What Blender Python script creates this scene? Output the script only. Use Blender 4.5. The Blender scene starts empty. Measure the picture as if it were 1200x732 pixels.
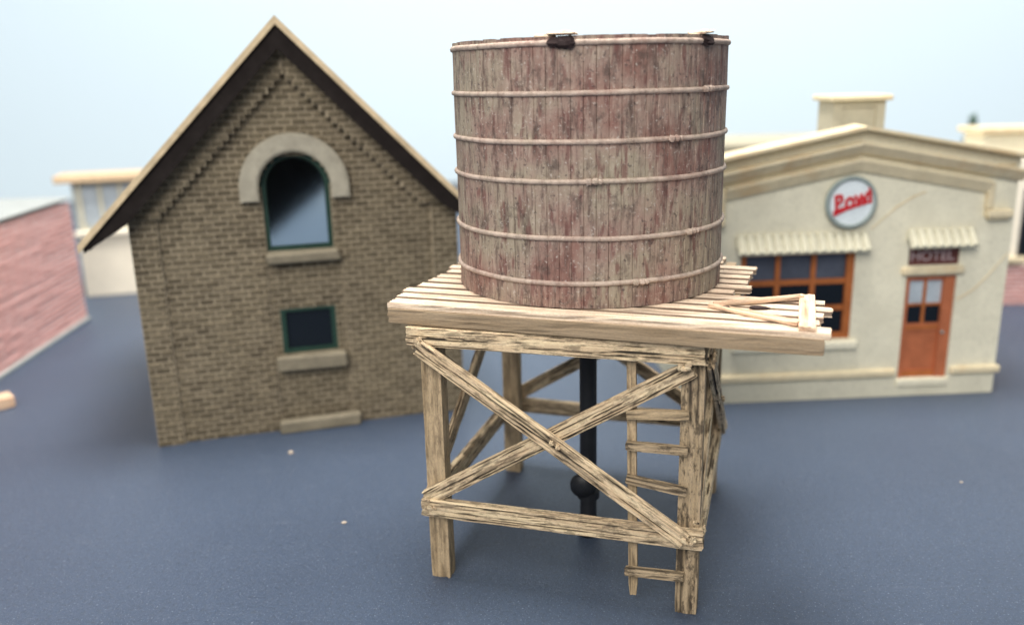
import bpy, math, random
from mathutils import Vector, Matrix, noise
R = math.radians
random.seed(7)
# 1 Blender unit = 1 cm (table-top models photographed at about 20 cm)
sc = bpy.context.scene
sc.unit_settings.system = 'METRIC'; sc.unit_settings.scale_length = 0.01
COL = sc.collection

# ------------------------------------------------------------------ camera
CAM_H, PITCH, ROLL, FPX = 10.785, R(15.2635), R(-1.4401), 1016.3
cam = bpy.data.cameras.new('camera'); cam.sensor_width = 36; cam.lens = 36*FPX/1200
cam.clip_start = 0.5; cam.clip_end = 2000
camo = bpy.data.objects.new('camera', cam); COL.objects.link(camo)
fw = Vector((0, math.cos(PITCH), -math.sin(PITCH))); up = Vector((0, math.sin(PITCH), math.cos(PITCH))); rt = Vector((1, 0, 0))
rt2 = rt*math.cos(ROLL)+up*math.sin(ROLL); up2 = -rt*math.sin(ROLL)+up*math.cos(ROLL)
m = Matrix((rt2, up2, -fw)).transposed().to_4x4(); m.translation = (0, 0, CAM_H)
camo.matrix_world = m
cam.dof.use_dof = True; cam.dof.focus_distance = 17.7; cam.dof.aperture_fstop = 0.113; cam.dof.aperture_blades = 0
sc.camera = camo

# ------------------------------------------------------------------ light
w = bpy.data.worlds.new('World'); sc.world = w; w.use_nodes = True
bg = w.node_tree.nodes['Background']; bg.inputs[0].default_value = (0.86, 0.93, 1.0, 1); bg.inputs[1].default_value = 0.30
def area(name, loc, target, size, energy, col):
    l = bpy.data.lights.new(name, 'AREA'); l.shape = 'DISK'; l.size = size; l.energy = energy; l.color = col
    o = bpy.data.objects.new(name, l); COL.objects.link(o); o.location = loc
    o.rotation_euler = (Vector(target)-Vector(loc)).to_track_quat('-Z', 'Y').to_euler(); return o
area('ceiling_lamp', (-2, 23, 66), (1, 22, 0), 30, 62000, (1, 0.95, 0.88))
area('front_fill', (-16, -28, 44), (3, 22, 4), 46, 47000, (1, 0.96, 0.9))  # unseen fill added behind the camera to brighten the front faces
area('backdrop_fill', (10, 40, 82), (8, 96, 14), 56, 60000, (1, 0.98, 0.95))  # unseen lamp added to brighten the backdrop card
sc.view_settings.view_transform = 'Standard'; sc.view_settings.look = 'None'
sc.view_settings.exposure = 0; sc.view_settings.gamma = 1
sc.cycles.use_denoising = True

# ------------------------------------------------------------------ helpers
class MB:
    def __init__(s): s.v = []; s.f = []; s.a = []
    def add(s, vs, fs, a=0.0):
        b = len(s.v); s.v += [tuple(v) for v in vs]; s.f += [tuple(i+b for i in f) for f in fs]
        s.a += a if isinstance(a, list) else [a]*len(vs)
    def box(s, x0, x1, y0, y1, z0, z1, a=0.0):
        s.add([(x0,y0,z0),(x1,y0,z0),(x1,y1,z0),(x0,y1,z0),(x0,y0,z1),(x1,y0,z1),(x1,y1,z1),(x0,y1,z1)],
              [(0,3,2,1),(4,5,6,7),(0,1,5,4),(1,2,6,5),(2,3,7,6),(3,0,4,7)], a)
    def cbox(s, x0, x1, y0, y1, z0, z1, c, a=0.0, j=0.0):
        """box with chamfered edges on all sides (24 verts)"""
        vs = []; 
        r = lambda: random.uniform(-j, j)
        X = (x0, x1); Y = (y0, y1); Z = (z0, z1); idx = {}
        for i in (0,1):
            for k in (0,1):
                for l in (0,1):
                    sx, sy, sz = (1,-1)[i], (1,-1)[k], (1,-1)[l]
                    dx, dy, dz = r(), r(), r()
                    p = (X[i]+dx, Y[k]+dy, Z[l]+dz)
                    idx[i,k,l,'x'] = len(vs); vs.append((p[0], p[1]+sy*c, p[2]+sz*c))
                    idx[i,k,l,'y'] = len(vs); vs.append((p[0]+sx*c, p[1], p[2]+sz*c))
                    idx[i,k,l,'z'] = len(vs); vs.append((p[0]+sx*c, p[1]+sy*c, p[2]))
        fs = []
        for t in (0,1):
            q = [idx[t,0,0,'x'],idx[t,1,0,'x'],idx[t,1,1,'x'],idx[t,0,1,'x']]; fs.append(q if t else q[::-1])
            q = [idx[0,t,0,'y'],idx[0,t,1,'y'],idx[1,t,1,'y'],idx[1,t,0,'y']]; fs.append(q if t else q[::-1])
            q = [idx[0,0,t,'z'],idx[1,0,t,'z'],idx[1,1,t,'z'],idx[0,1,t,'z']]; fs.append(q if t else q[::-1])
        for i in (0,1):
            for k in (0,1):
                q = [idx[i,k,0,'x'],idx[i,k,1,'x'],idx[i,k,1,'y'],idx[i,k,0,'y']]; fs.append(q if (i^k) else q[::-1])
                q = [idx[i,0,k,'x'],idx[i,0,k,'z'],idx[i,1,k,'z'],idx[i,1,k,'x']]; fs.append(q if (i^k)==0 else q[::-1])
                q = [idx[0,i,k,'y'],idx[1,i,k,'y'],idx[1,i,k,'z'],idx[0,i,k,'z']]; fs.append(q if (i^k)==0 else q[::-1])
                for l in (0,1):
                    q = [idx[i,k,l,'x'],idx[i,k,l,'y'],idx[i,k,l,'z']]; fs.append(q if (i^k^l) else q[::-1])
        s.add(vs, fs, a)
    def prism(s, pts, y0, y1, a=0.0):
        """polygon pts in x-z (counter-clockwise seen from -y) extruded from y0 (front) to y1 (back)"""
        n = len(pts)
        s.add([(x, y0, z) for x, z in pts]+[(x, y1, z) for x, z in pts],
              [tuple(range(n)), tuple(range(2*n-1, n-1, -1))]+[(i, i+n, (i+1)%n+n, (i+1)%n) for i in range(n)], a)
    def lathe(s, prof, n=32, c=(0,0,0), axis='z', a=0.0, cap=True):
        vs = []; fs = []
        for r, h in prof:
            for i in range(n):
                t = 2*math.pi*i/n; x, y = r*math.cos(t), r*math.sin(t)
                vs.append({'z':(c[0]+x,c[1]+y,c[2]+h),'y':(c[0]+x,c[1]+h,c[2]-y),'x':(c[0]+h,c[1]+x,c[2]+y)}[axis])
        for k in range(len(prof)-1):
            for i in range(n):
                j = (i+1)%n; fs.append((k*n+i, k*n+j, (k+1)*n+j, (k+1)*n+i))
        if cap:
            fs.append(tuple(range(n-1,-1,-1))); fs.append(tuple((len(prof)-1)*n+i for i in range(n)))
        s.add(vs, fs, a)
    def blob(s, c, r, sq=(1,1,1), seg=7, j=.15, a=0.0):
        vs = []; fs = []
        for i in range(1, 5):
            for k in range(seg):
                ph = math.pi*i/5; t = 2*math.pi*k/seg; q = r*(1+random.uniform(-j, j))
                vs.append((c[0]+sq[0]*q*math.sin(ph)*math.cos(t), c[1]+sq[1]*q*math.sin(ph)*math.sin(t), c[2]+sq[2]*q*math.cos(ph)))
        for i in range(3):
            for k in range(seg):
                l = (k+1)%seg; fs.append((i*seg+k, (i+1)*seg+k, (i+1)*seg+l, i*seg+l))
        fs.append(tuple(range(seg))); fs.append(tuple(3*seg+k for k in range(seg-1, -1, -1)))
        s.add(vs, fs, a)
    def mesh(s, name, mat, smooth=False):
        me = bpy.data.meshes.new(name); me.from_pydata(s.v, [], s.f)
        if any(s.a):
            at = me.attributes.new('rnd', 'FLOAT', 'POINT'); at.data.foreach_set('value', s.a)
        me.materials.append(mat)
        if smooth: me.polygons.foreach_set('use_smooth', [True]*len(me.polygons))
        me.update(); return me
    def build(s, name, mat, parent=None, smooth=False, loc=None, rz=0):
        return link(name, s.mesh(name, mat, smooth), parent, loc, rz)
def link(name, me, parent=None, loc=None, rz=0):
    o = bpy.data.objects.new(name, me); COL.objects.link(o); o.parent = parent
    if loc: o.location = loc
    if rz: o.rotation_euler.z = rz
    return o
def empty(name, loc, rz, label, cat, group=None):
    o = bpy.data.objects.new(name, None); COL.objects.link(o); o.location = loc; o.rotation_euler.z = rz
    o.empty_display_size = .5
    return tag(o, label, cat, group)
def tag(o, label, cat, group=None):
    o['label'] = label; o['category'] = cat
    if group: o['group'] = group
    return o

# ------------------------------------------------------------------ materials
class NT:
    def __init__(s, name):
        s.m = bpy.data.materials.new(name); s.m.use_nodes = True; s.t = s.m.node_tree; s.n = s.t.nodes
        s.b = s.n['Principled BSDF']
    def new(s, typ, **k):
        x = s.n.new(typ)
        for a, v in k.items(): setattr(x, a, v)
        return x
    def set(s, node, key, v):
        if hasattr(v, 'is_output') : s.t.links.new(v, node.inputs[key])
        else: node.inputs[key].default_value = v
    def coord(s, scale=(1,1,1), obj=None, rand=True, rot=(0,0,0)):
        tc = s.new('ShaderNodeTexCoord'); mp = s.new('ShaderNodeMapping')
        if obj: tc.object = obj
        s.set(mp, 'Vector', tc.outputs['Object']); s.set(mp, 'Scale', scale); s.set(mp, 'Rotation', rot)
        if rand:
            oi = s.new('ShaderNodeObjectInfo'); k = s.math('MULTIPLY', oi.outputs['Random'], 37.0)
            cb = s.new('ShaderNodeCombineXYZ')
            for q in 'XYZ': s.set(cb, q, k)
            s.set(mp, 'Location', cb.outputs[0])
        return mp.outputs[0]
    def noise(s, vec, scale, detail=4, rough=.55, out='Fac', dist=0):
        x = s.new('ShaderNodeTexNoise'); s.set(x, 'Vector', vec); s.set(x, 'Scale', scale); s.set(x, 'Detail', detail); s.set(x, 'Roughness', rough); s.set(x, 'Distortion', dist)
        return x.outputs[out]
    def ramp(s, fac, stops):
        x = s.new('ShaderNodeValToRGB'); s.set(x, 'Fac', fac); e = x.color_ramp.elements
        while len(e) < len(stops): e.new(.5)
        for i, (p, c) in enumerate(stops):
            e[i].position = p; e[i].color = (c, c, c, 1) if isinstance(c, (int, float)) else (*c, 1)
        return x.outputs[0]
    def mix(s, fac, a, b, mode='MIX'):
        x = s.new('ShaderNodeMix', data_type='RGBA', blend_type=mode)
        s.set(x, 0, fac)
        s.set(x, 6, a if hasattr(a, 'is_output') else (*a, 1)); s.set(x, 7, b if hasattr(b, 'is_output') else (*b, 1))
        return x.outputs[2]
    def math(s, op, a, b=0.0):
        x = s.new('ShaderNodeMath', operation=op); s.set(x, 0, a); s.set(x, 1, b); return x.outputs[0]
    def rand(s): return s.new('ShaderNodeObjectInfo').outputs['Random']
    def attr(s, n='rnd'): return s.new('ShaderNodeAttribute', attribute_name=n).outputs['Fac']
    def bump(s, h, strength, dist):
        x = s.new('ShaderNodeBump'); s.set(x, 'Height', h); s.set(x, 'Strength', strength); s.set(x, 'Distance', dist)
        s.t.links.new(x.outputs[0], s.b.inputs['Normal'])
    def done(s, col, rough=.8, spec=.3, **k):
        s.set(s.b, 'Base Color', col if hasattr(col, 'is_output') else (*col, 1)); s.set(s.b, 'Roughness', rough); s.set(s.b, 'Specular IOR Level', spec)
        for q, v in k.items(): s.set(s.b, q, v)
        return s.m

def wood(name, light, mid, dark, wash=1.0, streak=.5, grime=0.0):
    n = NT(name)
    v = n.coord((.5, 7, 7)); v2 = n.coord((.8, 26, 26)); v3 = n.coord((1, 1, 1))
    base = n.ramp(n.noise(v, 1.3, 5), [(.3, mid), (.68, light)])
    st = n.ramp(n.noise(v2, 1.0, 5, .65), [(.36, 1.0), (.5, 0.0)])
    blot = n.ramp(n.noise(v3, 1.1, 3), [(.35, .25), (.6, 1.0)])
    c = n.mix(n.math('MULTIPLY', n.math('MULTIPLY', st, blot), streak), base, dark)
    fine = n.noise(n.coord((9, 30, 30)), 2.2, 3)
    c = n.mix(.35, c, n.mix(n.ramp(fine, [(.3, 0.), (.7, 1.)]), dark, light), 'OVERLAY')
    c = n.mix(n.math('MULTIPLY', n.attr(), wash), c, dark)
    if grime:
        gm = n.noise(n.coord((1.6, 5, 5)), 1.5, 7, .78)
        c = n.mix(n.math('MULTIPLY', n.ramp(gm, [(.42, 1.), (.50, 0.)]), grime), c, dark)
    hs = n.new('ShaderNodeHueSaturation'); n.set(hs, 'Color', c); n.set(hs, 'Value', n.math('ADD', n.math('MULTIPLY', n.rand(), .25), .87))
    n.bump(n.math('ADD', n.noise(v2, 1.0, 5, .65), n.math('MULTIPLY', fine, .4)), .5, .03)
    return n.done(hs.outputs[0], n.ramp(fine, [(.3, .6), (.7, .85)]), .25)
M = {}
M['timber'] = wood('weathered_timber', (.80,.67,.49), (.57,.445,.295), (.035,.027,.02), 1.0, .6, .55)
M['leg'] = wood('leg_timber', (.59,.475,.32), (.43,.33,.21), (.045,.033,.022), .9, .55, .35)
M['grimy'] = wood('grimy_leg_timber', (.56,.45,.31), (.40,.31,.20), (.035,.027,.02), 1.0, .7, .75)
M['plank'] = wood('deck_timber', (.80,.68,.56), (.68,.54,.42), (.12,.075,.05), .8, .35, .2)
M['brace'] = wood('rust_stained_timber', (.76,.62,.49), (.66,.47,.33), (.16,.07,.03), .9, .5)
M['dbeam'] = wood('edge_beam_timber', (.46,.365,.255), (.34,.26,.17), (.09,.06,.04), .6, .4)

def tank_mat(name, ref, hoop=False):
    n = NT(name)
    g = n.coord((1,1,1), ref, False)
    patch = n.noise(g, .62, 4, .6)
    a = n.ramp(patch, [(.36, (.235,.125,.10)), (.46, (.305,.21,.17)), (.60, (.33,.275,.205))])
    st = n.noise(n.coord((7,7,.95), ref, False), 1.0, 6, .68)
    c = n.mix(n.ramp(st, [(.35, .85), (.5, 0.)]), a, (.085,.05,.042))
    drip = n.noise(n.coord((5.5,5.5,1.3), ref, False), 1.3, 3, .5)
    c = n.mix(n.ramp(drip, [(.56, 0.), (.66, .7)]), c, (.15,.06,.052))
    pale = n.noise(n.coord((11,11,2.6), ref, False), 1.2, 5, .7)
    c = n.mix(n.ramp(pale, [(.52, 0.), (.76, .5)]), c, (.52,.42,.345))
    grime = n.noise(n.coord((2.2,2.2,1.5), ref, False), 1.4, 6, .75)
    c = n.mix(n.ramp(grime, [(.34, .7), (.47, 0.)]), c, (.07,.05,.042))
    sp = n.noise(g, 16, 3, .6)
    c = n.mix(n.ramp(sp, [(.60, 0.), (.74, .6)]), c, (.62,.56,.5))
    c = n.mix(n.ramp(n.noise(g, 11, 2), [(.28, .7), (.38, 0.)]), c, (.06,.04,.04))
    if hoop: c = n.mix(n.ramp(n.noise(g, 4, 5, .65), [(.36, .25), (.6, .82)]), c, (.54,.43,.355))
    else:
        hs = n.new('ShaderNodeHueSaturation'); n.set(hs, 'Color', c); n.set(hs, 'Value', n.math('ADD', n.math('MULTIPLY', n.rand(), .08), .96)); c = hs.outputs[0]
    n.bump(n.math('ADD', st, n.math('MULTIPLY', sp, .5)), .7, .035)
    return n.done(c, .68, .35)

def brickmat(name, cols, mort=None):
    n = NT(name); g = n.coord((1,1,1), None, False)
    at = n.attr()
    c = n.ramp(at, [(.05, cols[0]), (.5, cols[1]), (.95, cols[2])])
    wg = n.new('ShaderNodeNewGeometry').outputs['Position']
    pa = n.noise(wg, .55, 4, .6); fi = n.noise(wg, 9, 4, .65)
    c = n.mix(n.ramp(pa, [(.4, 0.), (.66, .55)]), c, cols[3])
    c = n.mix(n.ramp(fi, [(.3, .55), (.5, 0.)]), c, tuple(x*.4 for x in cols[0]))
    c = n.mix(n.ramp(fi, [(.58, 0.), (.75, .5)]), c, tuple(min(1, x*1.7) for x in cols[2]))
    n.bump(fi, .5, .04)
    return n.done(c, .85, .2)
M['brick'] = brickmat('brown_brick', [(.085,.068,.045), (.13,.105,.069), (.175,.143,.096), (.17,.14,.09)])
M['mortar'] = brickmat('brown_mortar', [(.33,.275,.195)]*3+[(.37,.305,.21)])

def plain(name, col, var=.12, rough=.75, spec=.3, scale=2.5, bump=.25, stain=None):
    n = NT(name); wg = n.new('ShaderNodeNewGeometry').outputs['Position']
    a = n.noise(wg, scale, 5, .6); f = n.noise(wg, scale*7, 4, .6)
    c = n.mix(n.ramp(a, [(.3, 0.), (.7, 1.)]), tuple(x*(1-var) for x in col), tuple(min(1, x*(1+var)) for x in col))
    c = n.mix(n.ramp(f, [(.3, .35), (.5, 0.)]), c, tuple(x*.6 for x in col))
    if stain: c = n.mix(n.ramp(n.noise(wg, .9, 4, .65), [(.5, 0.), (.68, .75)]), c, stain)
    n.bump(n.math('ADD', a, f), bump, .04)
    return n.done(c, rough, spec)
M['redbrick'] = plain('hazed_red_brick', (.64,.33,.30), .07, .85, .2, 1.2, .2)  # lightened: veiling haze is put into the brick colour
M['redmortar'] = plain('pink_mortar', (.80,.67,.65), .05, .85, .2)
M['stone'] = plain('dressed_stone', (.36,.33,.26), .16)
M['sillstone'] = plain('sill_stone', (.22,.19,.135), .2)
M['rooftan'] = plain('tan_roof_edge', (.56,.44,.28), .2)
M['roofdark'] = plain('roof_board_and_shade', (.022,.018,.017), .2, .95, .02)  # near-black roof boards, with shade under the overhang put into the colour
M['green'] = plain('green_window_paint', (.016,.045,.033), .15, .5)
M['stucco'] = plain('cream_stucco', (.74,.70,.55), .07, .85, .2, 1.2, .4, (.67,.63,.49))
M['trim'] = plain('cream_trim', (.68,.585,.40), .1, .8, .2, 2, .2, (.60,.43,.24))
M['tanwall'] = plain('tan_turret_wall', (.52,.47,.35), .1)
M['awning'] = plain('pale_awning_tile', (.58,.555,.43), .1)
M['orange'] = plain('orange_brown_wood', (.40,.125,.035), .2, .55)
M['door'] = plain('rust_door_paint', (.43,.135,.06), .14, .55)
M['maroon'] = plain('dark_red_transom', (.11,.035,.03), .2, .4)
M['letter'] = plain('pale_lettering', (.40,.31,.32), .1)
M['black'] = plain('black_pipe', (.012,.013,.016), .3, .45, .4)
M['grey'] = plain('grey_sign_rim', (.27,.32,.31), .1, .5)
M['white'] = plain('white_sign_face', (.72,.79,.82), .04, .35, .5)
M['red'] = plain('red_sign_paint', (.52,.022,.03), .12, .5)
M['dark'] = plain('dark_block', (.03,.018,.018), .3, .8)
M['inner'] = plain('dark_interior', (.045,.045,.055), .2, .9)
M['cream'] = plain('warm_cream_wall', (.93,.85,.70), .04, .85, .2, 1.5, .2)
M['orangeroof'] = plain('pale_orange_roof', (.64,.47,.30), .1)
M['steel'] = plain('grey_green_panel', (.5,.52,.48), .1, .6)
M['roofgrey'] = plain('grey_flat_roof', (.36,.38,.37), .1)
M['chip'] = plain('pale_chip', (.50,.42,.34), .1)
def glass(name, tint=(.02,.03,.05), alpha=.0):
    n = NT(name); b = n.b
    if alpha:
        n.set(b, 'Transmission Weight', 1.0); n.set(b, 'IOR', 1.1)
        return n.done(tint, .4, .5)
    return n.done(tint, .12, .15)
M['glass'] = glass('dark_window_glass', (.010,.014,.02))
M['clear'] = glass('clear_window_glass', (.8,.88,.92), 1.0)
M['reflglass'] = plain('reflection_tint_glass', (.085,.095,.125), .3, .15, .4, 1.0, 0)  # paler colour stands in for a reflection on the top panes
M['blueglass'] = plain('pale_glazing', (.46,.52,.57), .12, .2, .6)

def ground_mat():
    n = NT('dark_card'); g = n.coord((1,1,1), None, False)
    a = n.noise(g, .12, 4, .6); f = n.noise(g, 9, 6, .75); fib = n.noise(n.coord((3,14,1), None, False, (0,0,.4)), 3, 4, .7)
    c = n.mix(n.ramp(a, [(.3, 0.), (.7, 1.)]), (.030,.056,.108), (.045,.078,.142))
    c = n.mix(n.ramp(f, [(.35, .5), (.5, 0.)]), c, (.011,.020,.038))
    c = n.mix(n.ramp(n.noise(g, 23, 2, .5), [(.63, 0.), (.74, .8)]), c, (.34,.39,.46))
    c = n.mix(n.ramp(n.noise(n.coord((.5,3,1), None, False, (0,0,-.15)), 1.1, 5, .7), [(.6, 0.), (.8, .35)]), c, (.16,.19,.24))
    n.bump(n.math('ADD', f, n.math('MULTIPLY', fib, .7)), 1.0, .06)
    return n.done(c, n.ramp(a, [(.3, .36), (.7, .46)]), 1.0)
M['ground'] = ground_mat()

# ------------------------------------------------------------------ setting
b = MB()
b.box(-90, 90, -14, 83, -.6, 0)
o = b.build('ground', M['ground']); o['kind'] = 'structure'

# pale blue backdrop card standing round the back of the table
sk = NT('pale_blue_card'); M['sky'] = sk.done((.715, .835, .905), .9, .1)
b = MB(); n = 160; vs = []; fs = []
for i in range(n+1):
    t = R(-78+156*i/n); x, y = 130*math.sin(t), -32+130*math.cos(t)
    for q in (0, .5):
        for z in (-.6, 70): vs.append((x*(1+q/130), y+q*math.cos(t), z))
for i in range(n):
    a = i*4; fs += [(a, a+4, a+5, a+1), (a+2, a+3, a+7, a+6), (a+1, a+5, a+7, a+3), (a, a+2, a+6, a+4)]
b.add(vs, fs); o = b.build('sky', M['sky']); o['kind'] = 'structure'

# ------------------------------------------------------------------ timber builder
def timber(name, parent, p0, p1, wd, ht, mat, upv=(0,0,1), seg=.25, groove=.03, wash=1.0, side=.055, jit=.012, tip=False, inked=False):
    """squared timber from p0 to p1; wd along local Y, ht along local Z (towards upv); grooved along its grain"""
    p0, p1 = Vector(p0), Vector(p1); d = p1-p0; L = d.length; X = d.normalized(); U = Vector(upv)
    Y = U.cross(X).normalized(); Z = X.cross(Y)
    ny = max(3, round(wd/side)); nz = max(3, round(ht/side)); nx = max(4, round(L/seg)); sd = random.uniform(0, 99)
    ring = []
    for i in range(ny): ring.append((-wd/2+wd*i/ny, -ht/2, 0, -1))
    for i in range(nz): ring.append((wd/2, -ht/2+ht*i/nz, 1, 0))
    for i in range(ny): ring.append((wd/2-wd*i/ny, ht/2, 0, 1))
    for i in range(nz): ring.append((-wd/2, ht/2-ht*i/nz, -1, 0))
    corners = {0, ny, ny+nz, 2*ny+nz}; n = len(ring); vs = []; at = []
    for k in range(nx+1):
        x = L*k/nx; bend = noise.noise((x*.3, sd, 0))*jit; bend2 = noise.noise((x*.3, sd, 7))*jit
        e = (k == 0 or k == nx)
        for i, (y, z, ay, az) in enumerate(ring):
            g = noise.noise((x*.5+sd, i*1.7, sd)) + .6*noise.noise((x*2.3, i*2.9+sd, 3))-.05
            dep = min(1.3, max(0, g-.06)*5.0)*groove
            if i in corners:
                dep = groove*.25+abs(noise.noise((x*1.3, i*5+sd, 1)))*groove*.6
                yy = y-math.copysign(dep, y); zz = z-math.copysign(dep, z)
            else: yy = y-ay*dep; zz = z-az*dep
            if e: yy *= .965; zz *= .965
            tp = 1
            if tip and k == nx: tp = .72
            xx = x + (random.uniform(-.02, .02) if e else 0)
            vs.append((xx, yy*tp+bend, zz+bend2)); at.append(1.0 if (inked and ay) else (min(1, max(0, (dep/groove-.25)*1.1))*wash if i not in corners else 0.0))
    fs = [(k*n+i, (k+1)*n+i, (k+1)*n+(i+1)%n, k*n+(i+1)%n) for k in range(nx) for i in range(n)]
    fs = [f[::-1] for f in fs]
    fs += [tuple(range(n-1, -1, -1)), tuple(nx*n+i for i in range(n))]
    mb = MB(); mb.add(vs, fs, at); me = mb.mesh(name, mat)
    o = link(name, me, parent)
    mt = Matrix((X, Y, Z)).transposed().to_4x4(); mt.translation = p0; o.matrix_basis = mt
    return o

# ------------------------------------------------------------------ water tower stand
TYAW = -.29980; TX, TY = 1.65, 18.997
tower = empty('timber_tower', (TX, TY, 0), TYAW, 'weathered tan timber trestle stand with slatted deck and X braces carrying the round tank', 'water tower')
LEG = [(-2.70, -2.545, .44), (2.69, -2.545, .45), (-2.69, 2.98, .46), (2.69, 2.98, .45)]
for x, y, s in LEG:
    timber('leg', tower, (x, y, 0), (x, y, 5.88), .35, s, M['grimy'] if (x > 0 and y < 0) else M['leg'], (1,0,0), .2, .014, .9 if x > 0 else .45, .042)
YF, YB, XL, XR = -2.72, 3.31, -2.92, 2.93
def face(axis, c, sgn, a0, a1):
    """beams and X braces on one side; c = plane of the leg faces, sgn = outwards"""
    def P(t, z, off): return (t, c+sgn*off, z) if axis == 'y' else (c+sgn*off, t, z)
    upv = (0, sgn, 0) if axis == 'y' else (sgn, 0, 0)
    timber('top_beam', tower, P(a0-.2, 5.665, .115), P(a1-.02, 5.665, .115), .40, .22, M['timber'], upv, .12, .028, 1.0, .026)
    timber('bottom_beam', tower, P(a0-.06, 1.80, .115), P(a1+.07, 1.785, .115), .40, .22, M['timber'], upv, .12, .028, 1.0, .026)
    timber('brace', tower, P(a0+.02, 1.98, .085), P(a1-.25, 5.36, .085), .36, .15, M['timber'], upv, .12, .028, 1.0, .026)
    timber('brace', tower, P(a0+.08, 5.47, .25), P(a1-.28, 1.82, .25), .36, .15, M['timber'], upv, .12, .028, 1.0, .026)
    pts = [(a0+.13, 5.60), (a1-.35, 5.45), (a0+.12, 1.88), (a1-.2, 1.85)]
    for t, z in pts:
        for k in range(4):
            p = P(t+random.uniform(-.13, .13), z+random.uniform(-.1, .1), .31 if z > 5.5 or t > 0 else .23)
            bo = link('bolt', BOLT[random.randrange(4)], tower, p); k = random.uniform(.75, 1.3); bo.scale = (k, k*.6, k*1.1) if axis == 'y' else (k*.6, k, k*1.1)
    for t, z, off in (((a0+a1)/2-.03, 3.66, .345), ((a0+a1)/2+.1, 3.58, .335)): link('bolt', BOLT[0], tower, P(t, z, off))
BOLT = []
for k in range(4):
    q = MB(); q.blob((0, 0, 0), .058, (1, 1, 1), 8, .28); BOLT.append(q.mesh('bolt', M['timber']))
face('y', YF, -1, XL, XR); face('y', YB, 1, XL, XR)
face('x', XL+.13, -1, YF+.02, YB-.02); face('x', XR-.16, 1, YF+.02, YB-.02)

# ladder: one loose rail, its rungs nailed to the front leg
rail = timber('ladder_rail', tower, (1.50, -2.66, 5.6), (1.60, -2.68, .27), .19, .11, M['leg'], (0,-1,0), .25, .012, .6, .04, .02, True)
MI = rail.matrix_basis.inverted()
for z0, z1 in ((4.33, 4.41), (3.66, 3.66), (2.95, 2.80), (.87, .90)):
    r = timber('rung', tower, (1.45, -2.81, z0), (2.64, -2.80, z1), .19, .14, M['grimy'] if z0 < 4 else M['leg'], (0,-1,0), .2, .02, .8, .05)
    ml = r.matrix_basis.copy(); r.parent = rail; r.matrix_basis = MI @ ml

# downpipe
b = MB()
b.lathe([(.2, 0), (.2, 1.9), (.2, 5.9)], 24, (.08, .0, 0))
b.lathe([(.2, 0), (.27, .03), (.27, .2), (.2, .23)], 24, (.08, 0, .95)); b.lathe([(.2, 0), (.27, .03), (.27, .2), (.2, .23)], 24, (.08, 0, 1.5))
b.lathe([(.26, 0), (.26, .12)], 24, (.08, 0, .002))
pipe = b.build('downpipe', M['black'], tower)
b = MB(); b.lathe([(.05, -.22), (.27, -.2), (.3, -.1), (.27, 0), (.05, .02)], 20, (-.02, -.12, 1.36), 'y'); b.lathe([(.06, -.1), (.06, .2)], 10, (.0, -.1, 1.36), 'y')
b.build('valve', M['black'], pipe, True)

# deck
DZ = 6.33; DY = -.05
def dpt(x, y, z):
    c, s = math.cos(DY), math.sin(DY); return (c*x-s*y, s*x+c*y, z)
b = MB()
for x in (-3.1, -1.9, -.7, .5, 1.7, 2.9): b.box(x-.12, x+.12, -2.72, 3.2, 5.905, 6.195)
b.box(4.9, 5.05, -2.72, -.75, 5.93, 6.195); b.box(3.3, 3.42, -.6, 2.4, 5.95, 6.195)
deck = b.build('deck', M['dbeam'], tower, rz=DY)
timber('edge_beam', deck, (-3.40, -2.87, 6.05), (5.12, -2.87, 6.05), .31, .25, M['dbeam'], (0,-1,0), .3, .014, .5)
timber('edge_beam', deck, (-3.36, 3.31, 6.05), (2.6, 3.31, 6.05), .31, .2, M['dbeam'], (0,1,0), .3, .014, .5)
timber('edge_beam', deck, (2.95, -.72, 6.05), (5.08, -.72, 6.05), .28, .14, M['dbeam'], (0,1,0), .3, .014, .5)
pit = .485
for i in range(13):
    y = -3.0+pit*(i+.5)
    x0 = -3.45+random.uniform(-.09, .08)+(-.06 if i in (1, 2) else 0)
    if i == 0: x0 = -3.42
    if i < 5: x1 = [5.22, 5.02, 5.08, 5.24, 5.10][i]
    elif i < 11: x1 = [3.30, 3.62, 3.50, 3.50, 3.52, 3.58][i-5]
    else: x1 = 2.75
    timber('plank', deck, (x0, y, DZ-.065+random.uniform(-.012, .004)), (x1, y, DZ-.065+random.uniform(-.012, .004)), pit-random.uniform(.12, .16) if i else pit-.08, .125, M['plank'], (0,0,1), .35, .014, .7, .06, .008, False, i > 0)
# A-shaped spout brace lying on the deck end
timber('spout_brace', deck, (4.76, -.55, DZ+.045), (4.82, -2.92, DZ+.045), .30, .09, M['brace'], (0,0,1), .2, .02, .5)
timber('spout_brace', deck, (4.66, -.78, DZ+.08), (3.05, -1.62, DZ+.05), .16, .10, M['brace'], (0,0,1), .2, .025, .8)
timber('spout_brace', deck, (4.68, -2.62, DZ+.045), (3.0, -1.72, DZ+.045), .20, .09, M['brace'], (0,0,1), .2, .03, .9)
b = MB(); b.blob((3.3, -1.85, DZ+.03), .1, (1.2,.8,.5)); b.build('iron_nub', M['dark'], deck)
b = MB(); b.blob((3.9, -1.62, DZ+.02), .14, (1.5,.6,.3)); b.build('iron_nub', M['dark'], deck)

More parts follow.
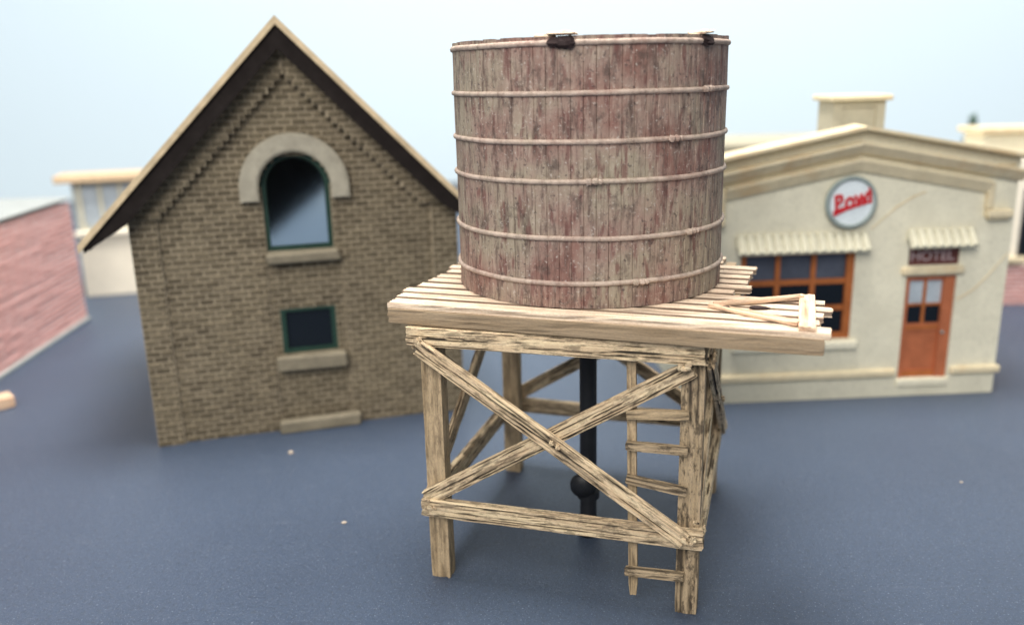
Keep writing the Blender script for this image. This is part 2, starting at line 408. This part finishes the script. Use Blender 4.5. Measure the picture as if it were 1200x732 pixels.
# ------------------------------------------------------------------ tank
TKX, TKY, TR = 1.776, 19.34, 2.905
tank = empty('wooden_tank', (TKX, TKY, DZ+.004), 0, 'round reddish brown wooden tank with pale hoops standing on the timber deck', 'water tank')
M['tank'] = tank_mat('tank_stave_paint', tank); M['hoop'] = tank_mat('drybrushed_hoop_paint', tank, True)
ZT = 11.46-DZ
NS = 76; da = 2*math.pi/NS
def stave_mesh(k):
    b = MB(); h = da/2; g = .0004; rr = TR; th = .16
    prof = [(-h+g, rr-.014), (-h+g+.004, rr-.003), (0, rr+.004), (h-g-.004, rr-.003), (h-g, rr-.014)]
    nz = 10; vs = []; fs = []
    for j in range(nz+1):
        z = ZT*j/nz-(0.03 if j == nz else 0)*random.random()
        for t, r in prof: 
            r2 = r+random.uniform(-.006, .006); vs.append((r2*math.cos(t), r2*math.sin(t), z))
        for t in (h-g, -h+g): vs.append(((rr-th)*math.cos(t), (rr-th)*math.sin(t), z))
    n = 7
    for j in range(nz):
        for i in range(n): a = j*n+i; c = j*n+(i+1)%n; fs.append((a, c, c+n, a+n))
    fs += [tuple(range(n-1, -1, -1)), tuple(nz*n+i for i in range(n))]
    b.add(vs, fs); return b.mesh('stave', M['tank'])
SM = [stave_mesh(k) for k in range(6)]
for i in range(NS):
    link('stave', SM[random.randrange(6)], tank, rz=i*da)
b = MB(); b.lathe([(TR-.07, .01), (TR-.07, ZT-.25)], 64); b.build('liner', M['dark'], tank)
def hoop(z, r, lugx, squash=1.0, zz=0):
    n, mm = 120, 8; vs = []; fs = []; sd = random.uniform(0, 50)
    for i in range(n):
        t = 2*math.pi*i/n; wv = noise.noise((math.cos(t)*2+sd, math.sin(t)*2, 0))*.018; rr = r*(1+.05*noise.noise((math.cos(t)*9, math.sin(t)*9, sd)))
        for k in range(mm):
            p = 2*math.pi*k/mm; q = TR+.012+rr*math.cos(p)*.9; vs.append((q*math.cos(t), q*math.sin(t), z+wv+rr*math.sin(p)*squash))
    for i in range(n):
        for k in range(mm):
            j = (i+1)%n; l = (k+1)%mm; fs.append((i*mm+k, j*mm+k, j*mm+l, i*mm+l))
    b = MB(); b.add(vs, fs); o = b.build('hoop', M['hoop'], tank, True)
    if lugx is not None:
        t = math.asin((lugx-692)/158); c = Vector((math.sin(t), -math.cos(t), 0)); s = Vector((math.cos(t), math.sin(t), 0))
        b = MB()
        for d in (-.1, .02, .12):
            p = c*(TR+.08)+s*d; b.blob((p.x, p.y, z+.01), .07 if d < .1 else .055, (1,1,1.0))
        b.build('lug', M['hoop'], o)
for z, lx in ((10.44, 805), (9.55, 767), (8.81, 683), (7.71, 790), (6.83, 732)): hoop(z-DZ, .052, lx)
hoop(ZT-.13, .045, None, 1.2)
b = MB()
for i in range(11):
    x = -2.75+.5*i; hw = math.sqrt(max(.1, 2.7**2-(abs(x)+.2)**2)) if abs(x)+.2 < 2.69 else .3
    b.box(x+.01, x+.46 if i < 10 else x+.3, -hw, hw, ZT-.22, ZT-.1)
b.build('lid', M['tank'], tank)
for px, wv in ((651, .25), (805, .17)):
    t = math.asin((px-692)/160); rz = t
    b = MB(); b.cbox(-wv, wv, -TR-.09, -TR+.3, ZT-.19, ZT+.0, .05, 0, .04); b.blob((wv*.2, -TR-.05, ZT-.14), .13, (1.4, .6, .8), 9, .3)
    o = b.build('roof_bracket', M['dark'], tank, rz=rz)
    b = MB(); b.cbox(-wv*1.05, wv*.95, -TR-.10, -TR+.3, ZT+.004, ZT+.045, .015, 0, .02); b.blob((-wv*1.3, -TR+.1, ZT+.0), .1, (2, 1, .4), 8, .4); b.blob((wv*.3, -TR, ZT+.05), .09, (1.5, 1, .4), 8, .4)
    b.build('shingle', M['plank'], o)

# ------------------------------------------------------------------ brick walls
def brick(b, u0, u1, y0, y1, z0, z1, a, c=.018):
    """brick with chamfered front face; front at y0 (towards -y)"""
    j = lambda: random.uniform(-.006, .006)
    F = [(u0, z0), (u1, z0), (u1, z1), (u0, z1)]; I = [(u0+c, z0+c), (u1-c, z0+c), (u1-c, z1-c), (u0+c, z1-c)]
    vs = [(x+j(), y1, z+j()*.5) for x, z in F]+[(x, y0+c, z) for x, z in F]+[(x, y0+j()*.6, z) for x, z in I]
    fs = [(i, (i+1)%4, (i+1)%4+4, i+4) for i in range(4)]+[(i+4, (i+1)%4+4, (i+1)%4+8, i+8) for i in range(4)]+[(8, 9, 10, 11)]
    b.add(vs, fs, a)
def brick_wall(parent, rows, course, length, joint, brickm, mortm, near=None, limit=0, thick=.5, wallname='wall'):
    """rows(z0,z1) -> list of (u0,u1,proud). Builds a mortar body with brick faces; the first `limit` bricks by near() are objects of their own"""
    body = MB(); allb = []; k = 0; z = 0.0
    while True:
        iv = rows(z, z+course)
        if iv is None: break
        for u0, u1, pr in iv:
            if u1-u0 < .03: continue
            body.box(u0, u1, -pr+.028, thick, z, z+course, .5)
            u = math.floor(u0/length)*length+(length/2 if k%2 else 0)
            while u > u0: u -= length
            while u < u1:
                a, c = max(u, u0), min(u+length, u1)
                if c-a > .07: allb.append((a+joint/2, c-joint/2, -pr+random.uniform(-.012, .012), z+joint/2, z+course-joint/2, c-a > length*.98))
                u += length
        z += course; k += 1
    wall = body.build(wallname, mortm, parent)
    idx = sorted([i for i, q in enumerate(allb) if q[5]], key=lambda i: near(allb[i]))[:limit] if limit else []
    single = set(idx); rest = MB()
    var = []
    for v in range(10):
        b = MB(); brick(b, 0, length-joint, 0, .06, 0, course-joint, .03+.94*v/9); var.append(b.mesh('brick', brickm))
    for i, (u0, u1, y, z0, z1, full) in enumerate(allb):
        if i in single: link('brick', var[random.randrange(10)], wall, (u0, y, z0))
        else: brick(rest, u0, u1, y, y+.06, z0, z1, random.uniform(.03, .97))
    o = rest.build('bricks', brickm, wall); o['kind'] = 'stuff'
    return wall

# ------------------------------------------------------------------ brown brick house
HY = R(15.11); house = empty('brick_house', (-11.02, 24.90, 0), HY, 'brown brick gabled house with arched window and tan edged roof behind the tower', 'house')
HC, HW, SL, ZR, ZD = 4.68, 9.65, 1.03, 11.98, 10.98
def hrows(z0, z1):
    z = (z0+z1)/2
    L = (ZR-z)/SL
    if L < .25: return None
    a, c = max(0, HC-L), min(HW, HC+L)
    iv = []
    if z < 6.95: D0, D1 = .78, HW-.8
    else: D = max(.0, (ZD-z)/SL); D0, D1 = HC-D, HC+D
    pr = .13 if z < 6.95 else .24
    iv.append((a, min(D0, HC), pr)); iv.append((max(D1, HC), c, pr))
    if D1-D0 > .1:
        cuts = [(D0, D1, 0.0)]
        def cut(l, x0, x1, pr):
            out = []
            for p, q, d in l:
                if x0 <= p and x1 >= q: 
                    if pr is not None: out.append((p, q, pr))
                elif x0 >= q or x1 <= p: out.append((p, q, d))
                else:
                    if x0 > p: out.append((p, x0, d))
                    if pr is not None: out.append((max(p, x0), min(q, x1), pr))
                    if x1 < q: out.append((x1, q, d))
            return out
        if z < 5.45: cuts = cut(cuts, 3.74, 5.98, -.07)
        if 5.72 < z < 7.7: cuts = cut(cuts, 3.78, 5.78, None)
        elif 7.7 <= z < 8.72:
            hw = math.sqrt(max(0, 1.02**2-(z-7.7)**2)); cuts = cut(cuts, 4.78-hw-.02, 4.78+hw+.02, None)
        if 2.5 < z < 3.98: cuts = cut(cuts, 3.98, 5.68, None)
        iv += cuts
    return iv
hwall = brick_wall(house, hrows, .18, .42, .042, M['brick'], M['mortar'], lambda q: (q[0]*.5+abs(q[3]-4)*.6), 300)
# side walls (plain) and a floorless, open back
b = MB(); b.box(0.02, .5, .5, 9.5, 0, 6.85, .5); b.build('side_wall', M['mortar'], house)
b = MB(); b.box(HW-.5, HW-.02, .5, 9.5, 0, 6.85, .5); b.build('side_wall', M['mortar'], house)
# stone arch
def arch_ring(b, cx, cz, r0, r1, zb, y0, y1, n=28):
    pts0 = [(cx-r0, zb)]+[(cx-r0*math.cos(math.pi*i/n), cz+r0*math.sin(math.pi*i/n)) for i in range(n+1)]+[(cx+r0, zb)]
    pts1 = [(cx-r1, zb)]+[(cx-r1*math.cos(math.pi*i/n), cz+r1*math.sin(math.pi*i/n)) for i in range(n+1)]+[(cx+r1, zb)]
    for i in range(len(pts0)-1):
        b.prism([pts1[i], pts1[i+1], pts0[i+1], pts0[i]][::-1], y0, y1)
b = MB(); arch_ring(b, 4.76, 7.72, 1.06, 1.60, 7.36, -.22, .03); arch_ring(b, 4.76, 7.72, 1.12, 1.53, 7.40, -.26, -.215)
b.build('stone_arch', M['stone'], house)
for nm, (x0, x1, z0, z1, pr) in (('window_sill', (3.74, 5.92, 5.46, 5.80, .32)), ('window_sill', (3.77, 5.92, 2.02, 2.50, .34)), ('doorstep', (3.66, 6.2, 0, .40, .34))):
    b = MB(); n = 10
    for i in range(1): b.cbox(x0, x1, -pr, .04, z0, z1, .06, 0, .03)
    b.build(nm, M['sillstone'], house)
# arched window
b = MB(); arch_ring(b, 4.78, 7.72, .86, 1.04, 5.80, .14, .3); b.box(3.92, 5.64, .14, .3, 5.78, 5.93)
wf = b.build('arched_window', M['green'], house)
b = MB(); b.box(3.9, 5.66, .2, .215, 5.9, 7.7)
n = 20; b.prism([(4.78+.88*math.cos(math.pi*i/n), 7.7+.88*math.sin(math.pi*i/n)) for i in range(n+1)], .2, .215); b.build('pane', M['clear'], wf)
# small square window
b = MB(); b.box(3.98, 4.14, .1, .3, 2.52, 3.98); b.box(5.52, 5.68, .1, .3, 2.52, 3.98); b.box(4.14, 5.52, .1, .3, 2.52, 2.66); b.box(4.14, 5.52, .1, .3, 3.86, 3.98)
wf = b.build('square_window', M['green'], house)
b = MB(); b.box(4.12, 5.54, .2, .215, 2.64, 3.88); b.build('pane', M['glass'], wf)
# rear gable wall; made-up opening shaped to show light through the arched window
b = MB()
GP = lambda u: 11.9-SL*abs(u-HC)
for P in ([(.5, 0), (3.4, 0), (3.4, GP(3.4)), (.5, GP(.5))], [(6.7, 0), (HW-.5, 0), (HW-.5, GP(HW-.5)), (6.7, GP(6.7))], [(3.4, 0), (6.7, 0), (6.7, 3.2), (3.4, 3.2)],
          [(3.4, 4.45), (4.08, 4.95), (6.7, 6.95), (6.7, GP(6.7)), (HC, 11.9), (3.4, GP(3.4))]): b.prism(P, 9.1, 9.5, .5)
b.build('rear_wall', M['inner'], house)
# roof: two sloping boards, tan verges, barge boards deepened and darkened as painted overhang shade
FO = -.8; RC = 4.60; RZ = 11.72; EL = 5.86
for sgn in (-1, 1):
    def q(t, d): return (RC+sgn*t, RZ-SL*t+d)
    def quad(t0, t1, d0, d1):
        P = [q(t0, d0), q(t1, d0), q(t1, d1), q(t0, d1)]; return P if sgn > 0 else P[::-1]
    b = MB(); b.prism(quad(0, EL-.25, .36, .58), FO+.3, 10); rf = b.build('roof', M['roofdark'], house)
    b = MB(); P = [q(0, -.05), q(4.55, -.05), q(EL-.12, .46), q(EL-.12, .60), q(0, .60)]; b.prism(P if sgn > 0 else P[::-1], FO+.1, FO+.296); b.build('barge_shade_board', M['roofdark'], rf)
    b = MB(); b.prism(quad(0, EL, .605, .84), FO, FO+.16); b.build('verge_board', M['rooftan'], rf)
    b = MB(); b.prism(quad(0, EL-.03, .605, .83), FO+.165, 10.05); b.build('roof_covering', M['rooftan'], rf)

# ------------------------------------------------------------------ cream store
SY = R(2.778); store = empty('stucco_store', (7.38, 27.27, 0), SY, 'cream stucco store with stepped gable, round sign and rust door right of the tower', 'store')
SC, SM_, U0, U1 = 3.63, .19, -1.65, 8.9
def gz(u, apex): return apex-SM_*abs(u-SC)
def slab(b, u0, u1, zb, apex, y0, y1):
    """wall piece from zb up to the gable line"""
    if u0 < SC < u1: P = [(u0, zb), (u1, zb), (u1, gz(u1, apex)), (SC, apex), (u0, gz(u0, apex))]
    else: P = [(u0, zb), (u1, zb), (u1, gz(u1, apex)), (u0, gz(u0, apex))]
    b.prism(P, y0, y1)
b = MB(); AP = 8.9; T = .4
def rect(x0, x1, z0, z1): b.prism([(x0, z0), (x1, z0), (x1, z1), (x0, z1)], 0, T)
rect(U0, U1, 0, .62)
rect(U0, .02, .62, 5.08); rect(3.78, 5.54, .62, 5.08); rect(7.24, U1, .62, 5.08)
rect(.02, 3.78, .62, 2.12); rect(5.54, 7.24, 4.14, 4.5)
slab(b, U0, U1, 5.08, AP, 0, T)
swall = b.build('wall', M['stucco'], store)
b = MB(); b.box(U1-.4, U1, T, 10, 0, 6.9); b.box(U0, U0+.4, T, 10, 0, 6.9); b.box(U0, U1, 10, 10.4, 0, 7.0); b.build('side_wall', M['stucco'], store)
b = MB(); b.box(U0+.4, U1-.4, T, 10, 6.7, 6.85); b.build('flat_roof', M['roofgrey'], store)
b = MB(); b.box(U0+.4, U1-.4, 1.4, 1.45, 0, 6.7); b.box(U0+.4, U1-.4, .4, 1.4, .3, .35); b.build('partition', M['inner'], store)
def chev(name, prof, u0, u1, mat, apex):
    """moulding swept along the gable: prof = [(y,dz)...] relative to the gable line with that apex"""
    b = MB(); us = [u0, SC, u1]; n = len(prof); vs = [(u, y, gz(u, apex)+dz) for u in us for y, dz in prof]
    fs = [(k*n+i, (k+1)*n+i, (k+1)*n+(i+1)%n, k*n+(i+1)%n) for k in range(2) for i in range(n)]+[tuple(range(n-1, -1, -1)), tuple(2*n+i for i in range(n))]
    b.add(vs, [f[::-1] for f in fs]); return b.build(name, mat, store)
chev('coping', [(-.44, 0), (-.44, -.10), (-.26, -.15), (.5, -.15), (.5, .02)], U0-.1, U1+.08, M['trim'], 9.03)
chev('moulding', [(-.40, 0), (-.40, -.08), (-.16, -.38), (.05, -.40), (.05, .0)], U0-.06, U1+.05, M['trim'], 8.56)
chev('moulding', [(-.28, 0), (-.28, -.09), (-.10, -.42), (.05, -.42), (.05, 0)], -.6, 7.9, M['trim'], 8.05)
for sg in (0, 1):
    u = (lambda x: x) if sg else (lambda x: 2*SC-x)
    b = MB()
    def rr(x0, x1, z0, z1, pr): 
        a, c = sorted((u(x0), u(x1))); b.cbox(a, c, -pr, .04, z0, z1, .03)
    rr(7.86, 8.08, 6.30, gz(7.97, 8.0)-.02, .17); rr(7.88, 8.72, 6.04, 6.28, .28); rr(7.95, 8.64, 5.94, 6.038, .2)
    b.build('corner_bracket', M['trim'], store)
    b = MB(); rr(8.1, 8.75, 7.36, 7.5, .06); rr(8.1, 8.75, 7.62, 7.72, .06); b.build('frieze_panel', M['trim'], store)
# base moulding, step, sills, lintel
for x0, x1 in ((U0-.08, 5.42), (7.32, U1+.12)):
    b = MB(); b.cbox(x0, x1, -.16, .03, .74, 1.0, .05); b.build('base_moulding', M['trim'], store)
b = MB(); b.cbox(5.50, 7.28, -.10, .03, .35, .60, .03); b.build('doorstep', M['stucco'], store)
b = MB(); b.cbox(-.2, 4.02, -.2, .03, 1.78, 2.08, .06); b.build('window_sill', M['stucco'], store)
b = MB(); b.cbox(5.33, 7.40, -.16, .03, 4.20, 4.46, .05); b.build('lintel', M['trim'], store)
# shop window, 3 x 3 panes
b = MB(); X0, X1, Z0, Z1 = .02, 3.78, 2.12, 5.08
b.box(X0, X0+.2, .08, .3, Z0, Z1); b.box(X1-.24, X1, .06, .3, Z0, Z1); b.box(X0+.2, X1-.24, .08, .3, Z0, Z0+.2); b.box(X0+.2, X1-.24, .08, .3, Z1-.1, Z1)
wf = b.build('shop_window', M['orange'], store)
xs = [.22, 1.28, 2.46, 3.54]; zs = [2.32, 3.16, 4.06, 4.98]
for x in xs[1:3]:
    b = MB(); b.box(x-.08, x+.08, .1, .28, 2.32, 4.98); b.build('mullion', M['orange'], wf)
for z in zs[1:3]:
    b = MB(); b.box(.22, 3.54, .12, .26, z-.09, z+.09); b.build('glazing_bar', M['orange'], wf)
for i in range(3):
    for k in range(3):
        b = MB(); e = .02
        b.box(xs[i]+(.08 if i else 0)-e, xs[i+1]-(.08 if i < 2 else 0)+e, .18, .195, zs[k]+(.09 if k else 0)-e, zs[k+1]-(.09 if k < 2 else 0)+e); b.build('pane', M['reflglass' if k == 2 else 'glass'], wf)
# door
b = MB(); b.box(5.56, 5.72, .1, .3, .62, 4.14); b.box(6.86, 7.22, .06, .3, .62, 4.14); b.box(5.72, 6.86, .1, .3, 3.98, 4.14); b.box(5.72, 6.86, .14, .26, .62, .86)
b.box(5.72, 6.86, .14, .26, 2.22, 2.5); b.box(5.72, 6.86, .19, .25, .86, 2.22)
dr = b.build('door', M['door'], store)
b = MB(); b.box(5.72, 6.86, .13, .24, .64, .84); b.build('door_rail', M['orange'], dr)
b = MB(); b.box(5.74, 6.84, .12, .18, 2.30, 2.42); b.build('door_rail', M['orange'], dr)
b = MB(); b.box(6.24, 6.34, .15, .25, 2.5, 3.98); b.box(5.72, 6.86, .16, .24, 3.1, 3.18); b.build('glazing_bar', M['orange'], dr)
for x0, x1 in ((5.72, 6.24), (6.34, 6.86)):
    b = MB(); b.box(x0, x1, .2, .21, 2.5, 3.1); b.build('pane', M['glass'], dr)
    b = MB(); b.box(x0, x1, .2, .21, 3.18, 3.98); b.build('pane', M['blueglass'], dr)
b = MB(); b.blob((6.95, 0.02, 2.2), .06); b.build('door_knob', M['grey'], dr)
# transom with letters
def text(body, size, mat, parent, name, loc, shear=0, rot=0, ext=.015, offset=0.0, sx=1, bend=0):
    cu = bpy.data.curves.new('text', 'FONT'); cu.body = body; cu.size = size; cu.shear = shear; cu.extrude = ext; cu.align_x = 'CENTER'; cu.align_y = 'CENTER'; cu.offset = offset
    t = bpy.data.objects.new('text', cu); COL.objects.link(t); me = bpy.data.meshes.new_from_object(t); bpy.data.objects.remove(t)
    me.materials.clear(); me.materials.append(mat); o = link(name, me, parent, loc)
    o.rotation_euler = (R(90), -rot, 0); o.scale = (sx, 1, 1); return o
b = MB(); b.box(5.56, 7.28, .06, .2, 4.5, 5.07); tr = b.build('transom', M['maroon'], store)
text('HOTEL', .46, M['letter'], tr, 'lettering', (6.36, .05, 4.79), 0, 0, .008, .006, 1.02)
# ribbed awnings
def awning(x0, x1, zt, zb, n):
    b = MB(); b.prism([(x0, zb+.12), (x1, zb+.12), (x1, zt), (x0, zt)], -.08, .02)
    b.add([(x0,-.08,zt-.06),(x1,-.08,zt-.06),(x1,-.4,zb),(x0,-.4,zb),(x0,-.08,zt-.14),(x1,-.08,zt-.14),(x1,-.4,zb-.06),(x0,-.4,zb-.06)],
          [(3,2,1,0),(4,5,6,7),(0,1,5,4),(1,2,6,5),(2,3,7,6),(3,0,4,7)])
    aw = b.build('awning', M['awning'], store); p = (x1-x0)/n
    b = MB(); vs = []; fs = []; k = 8
    for e, (y, z) in enumerate(((-.05, zt+.02), (-.43, zb-.02))):
        for i in range(k+1):
            t = math.pi*i/k; vs.append((math.cos(t)*p*.36, y-math.sin(t)*.05, z+math.sin(t)*.07))
    fs = [(i, i+1, i+1+k+1, i+k+1) for i in range(k)]+[tuple(range(k, -1, -1)), tuple(range(k+1, 2*k+2)), (0, k+1, 2*k+1, k)]
    b.add(vs, fs); me = b.mesh('awning_tile', M['awning'], False)
    for i in range(n): link('awning_tile', me, aw, (x0+p*(i+.5), 0, 0))
awning(-.18, 4.12, 5.66, 5.16, 15); awning(5.40, 7.62, 5.66, 5.2, 8)
# round sign
b = MB(); b.lathe([(.80, -.02), (.84, -.16), (.80, -.22), (.70, -.2), (.70, -.1)][::-1], 48, (3.42, 0, 6.66), 'y'); sg = b.build('round_sign', M['grey'], store, True)
b = MB(); b.lathe([(.71, -.17), (.71, -.12)], 48, (3.42, 0, 6.66), 'y'); b.build('sign_face', M['white'], sg)
text('Bowl', .76, M['red'], sg, 'lettering', (3.43, -.19, 6.72), .2, R(15), .012, .026, .80)
b = MB(); b.prism([(2.86, 6.22), (3.3, 6.42), (4.06, 6.66), (4.02, 6.73), (3.2, 6.53), (2.86, 6.42)], -.2, -.165); b.build('underline', M['red'], sg)
# cracks in the stucco
def wire(name, pts, r, mat, parent):
    b = MB(); n = 6; vs = []; fs = []
    for i, (x, z) in enumerate(pts):
        for k in range(n): t = 2*math.pi*k/n; vs.append((x+r*math.cos(t)*.7, -.002+r*math.sin(t)*.6, z-r*math.cos(t)*.7))
    for i in range(len(pts)-1):
        for k in range(n): l = (k+1)%n; fs.append((i*n+k, i*n+l, (i+1)*n+l, (i+1)*n+k))
    b.add(vs, fs); return b.build(name, mat, parent)
wire('crack', [(4.2, 5.75), (4.6, 6.1), (5.0, 6.45), (5.5, 6.75), (5.9, 6.9)], .03, M['trim'], store)
wire('crack', [(7.3, 3.3), (7.8, 3.6), (8.2, 4.0), (8.6, 4.5), (8.85, 4.8)], .03, M['trim'], store)
# chimney on the store roof
b = MB(); b.box(3.52, 5.27, 2.0, 3.2, 6.85, 9.7); b.box(3.52, 3.80, 1.9, 2.0, 6.85, 9.7); b.box(4.97, 5.27, 1.9, 2.0, 6.85, 9.7); b.box(3.8, 4.97, 1.93, 2.0, 9.5, 9.7)
ch = b.build('roof_turret', M['tanwall'], store); b = MB(); b.cbox(3.36, 5.42, 1.7, 3.4, 9.7, 9.88, .04); b.build('cap', M['trim'], ch)

# ------------------------------------------------------------------ haze-pale red brick building, left edge
ra = math.atan2(39.92-31.77, -20.35+19.83)
red = empty('red_brick_building', (-19.83-7*math.cos(ra), 31.77-7*math.sin(ra), 0), ra, 'blurred haze-pale red brick building with flat grey roof at the left edge', 'building')
def rrows(z0, z1): return None if z0 > 5.6 else [(0, 15.5, 0.0)]
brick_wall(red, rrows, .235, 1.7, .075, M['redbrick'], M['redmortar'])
b = MB(); b.box(0.02, 15.48, .5, 10, 0, 5.7); b.build('rear_wall', M['redmortar'], red)
b = MB(); b.cbox(-.1, 15.6, -.08, 10.1, 5.805, 5.87, .03); b.build('roof', M['roofgrey'], red)
b = MB(); b.cbox(-.06, 15.56, -.12, .05, 0, .16, .03); b.build('plinth', M['roofgrey'], red)

# ------------------------------------------------------------------ distant signal-box like building, left
bh = math.atan2(45.28-44.61, -20.25+22.77)
far = empty('glazed_building', (-22.77, 44.61, 0), bh, 'distant blurred cream building with pale orange flat roof behind the red brick wall', 'building')
b = MB(); b.cbox(.3, 9, 0, 6, 0, 3.25, .04); b.build('wall', M['cream'], far)
b = MB(); b.cbox(.22, 9.1, -.3, 6.1, 3.25, 3.5, .04); b.build('ledge', M['cream'], far)
b = MB(); b.box(.3, 9, .25, 1.4, 3.5, 6.05); up_ = b.build('upper_storey', M['steel'], far)
for i in range(8):
    x = .75+.98*i
    b = MB(); b.box(x, x+.74, .2, .27, 3.75, 5.8); b.build('pane', M['blueglass'], up_)
    b = MB(); b.box(x-.14, x-.02, .1, .27, 3.5, 6.05); b.build('mullion', M['stucco'], up_)
b = MB(); b.cbox(-.35, 9.6, -.5, 1.6, 6.05, 6.42, .05); b.build('roof', M['orangeroof'], far)

# ------------------------------------------------------------------ building at the right edge and others behind the store
rb = empty('red_based_building', (22.92, 38.68, 0), R(-4), 'cream building with red brick base and dark window at the right edge', 'building')
b = MB(); b.box(-5, 9, .4, 8, 0, 6.7); b.box(-5, .12, 0, .4, 2.26, 6.7); b.box(.12, 2.4, 0, .4, 5.35, 6.7); b.box(2.4, 9, 0, .4, 2.26, 6.7)
b.build('wall', M['cream'], rb)
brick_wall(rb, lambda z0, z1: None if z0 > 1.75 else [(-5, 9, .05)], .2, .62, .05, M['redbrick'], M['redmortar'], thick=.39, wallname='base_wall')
b = MB(); b.cbox(-5.05, 9.05, -.2, .1, 2.005, 2.255, .04); b.build('window_sill', M['trim'], rb)
b = MB(); b.box(.12, .3, .1, .38, 2.26, 5.35); b.box(2.2, 2.4, .1, .38, 2.26, 5.35); b.box(1.2, 1.32, .12, .38, 2.26, 5.35); wf = b.build('window', M['inner'], rb)
b = MB(); b.box(.3, 2.2, .3, .32, 2.26, 5.35); b.build('pane', M['glass'], wf)
b = MB(); b.box(-1.45, 1.2, 1.0, 3, 6.7, 7.72); b.box(-1.45, -1.1, .92, 1.0, 6.7, 7.72); b.box(.9, 1.2, .92, 1.0, 6.7, 7.72); ch = b.build('roof_turret', M['stucco'], rb)
b = MB(); b.cbox(-1.7, 1.5, .7, 3.3, 7.72, 7.97, .04); b.build('cap', M['trim'], ch)

bk = empty('pale_flat_building', (8.0, 58, 0), R(2), 'distant pale cream flat roofed building glimpsed between the tank and the store gable', 'building')
b = MB(); b.cbox(0, 16, 0, 7, 0, 5.8, .05); b.build('wall', M['tanwall'], bk)
b = MB(); b.cbox(-.3, 16.3, -.3, 7.3, 5.8, 6.1, .05); b.build('roof', M['tanwall'], bk)

# small tree far behind the store
tr_ = empty('toy_tree', (31.6, 60, 0), 0, 'tiny blurred dark green tree rising behind the right slope of the store gable', 'tree')
M['leaf'] = plain('tree_green', (.10,.17,.12), .3, .9); M['bark'] = plain('tree_bark', (.10,.07,.05), .2, .9)
b = MB(); b.lathe([(.22, 0), (.16, 3), (.05, 6.6)], 10); b.build('trunk', M['bark'], tr_)
b = MB()
for i in range(700):
    h = random.random()**.8; z = 2.4+5.0*h; rr = (1-h)*1.25*random.random()**.5+.08; t = random.uniform(0, 2*math.pi); c = Vector((rr*math.cos(t), rr*math.sin(t), z))
    s = random.uniform(.08, .2); d1 = Vector((random.gauss(0,1), random.gauss(0,1), random.gauss(0,1))).normalized()*s; d2 = Vector((random.gauss(0,1), random.gauss(0,1), random.gauss(0,1))).normalized()*s
    b.add([c-d1, c+d2, c+d1, c-d2], [(0,1,2,3)])
b.build('crown', M['leaf'], tr_)

# ------------------------------------------------------------------ small things on the ground
t = timber('wooden_block', None, (-19.2, 27.6, .2), (-17.75, 28.9, .2), .8, .4, M['brace'], (0,0,1), .3, .03, .4)
tag(t, 'pale wooden offcut lying on the dark card at the left edge', 'offcut')
for (x, y, s, lab) in ((-6.75, 24.08, .09, 'tiny tan chip lying on the card in front of the brick house step'),
                       (-4.37, 19.73, .06, 'tiny white crumb on the card left of the tower'),
                       (11.9, 21.1, .045, 'tiny pale crumb on the card at the lower right')):
    b = MB(); b.blob((0, 0, s*.45), s, (1.0, .7, .5), 7, .35); tag(b.build('crumb', M['chip'], None, False, (x, y, 0)), lab, 'crumb')
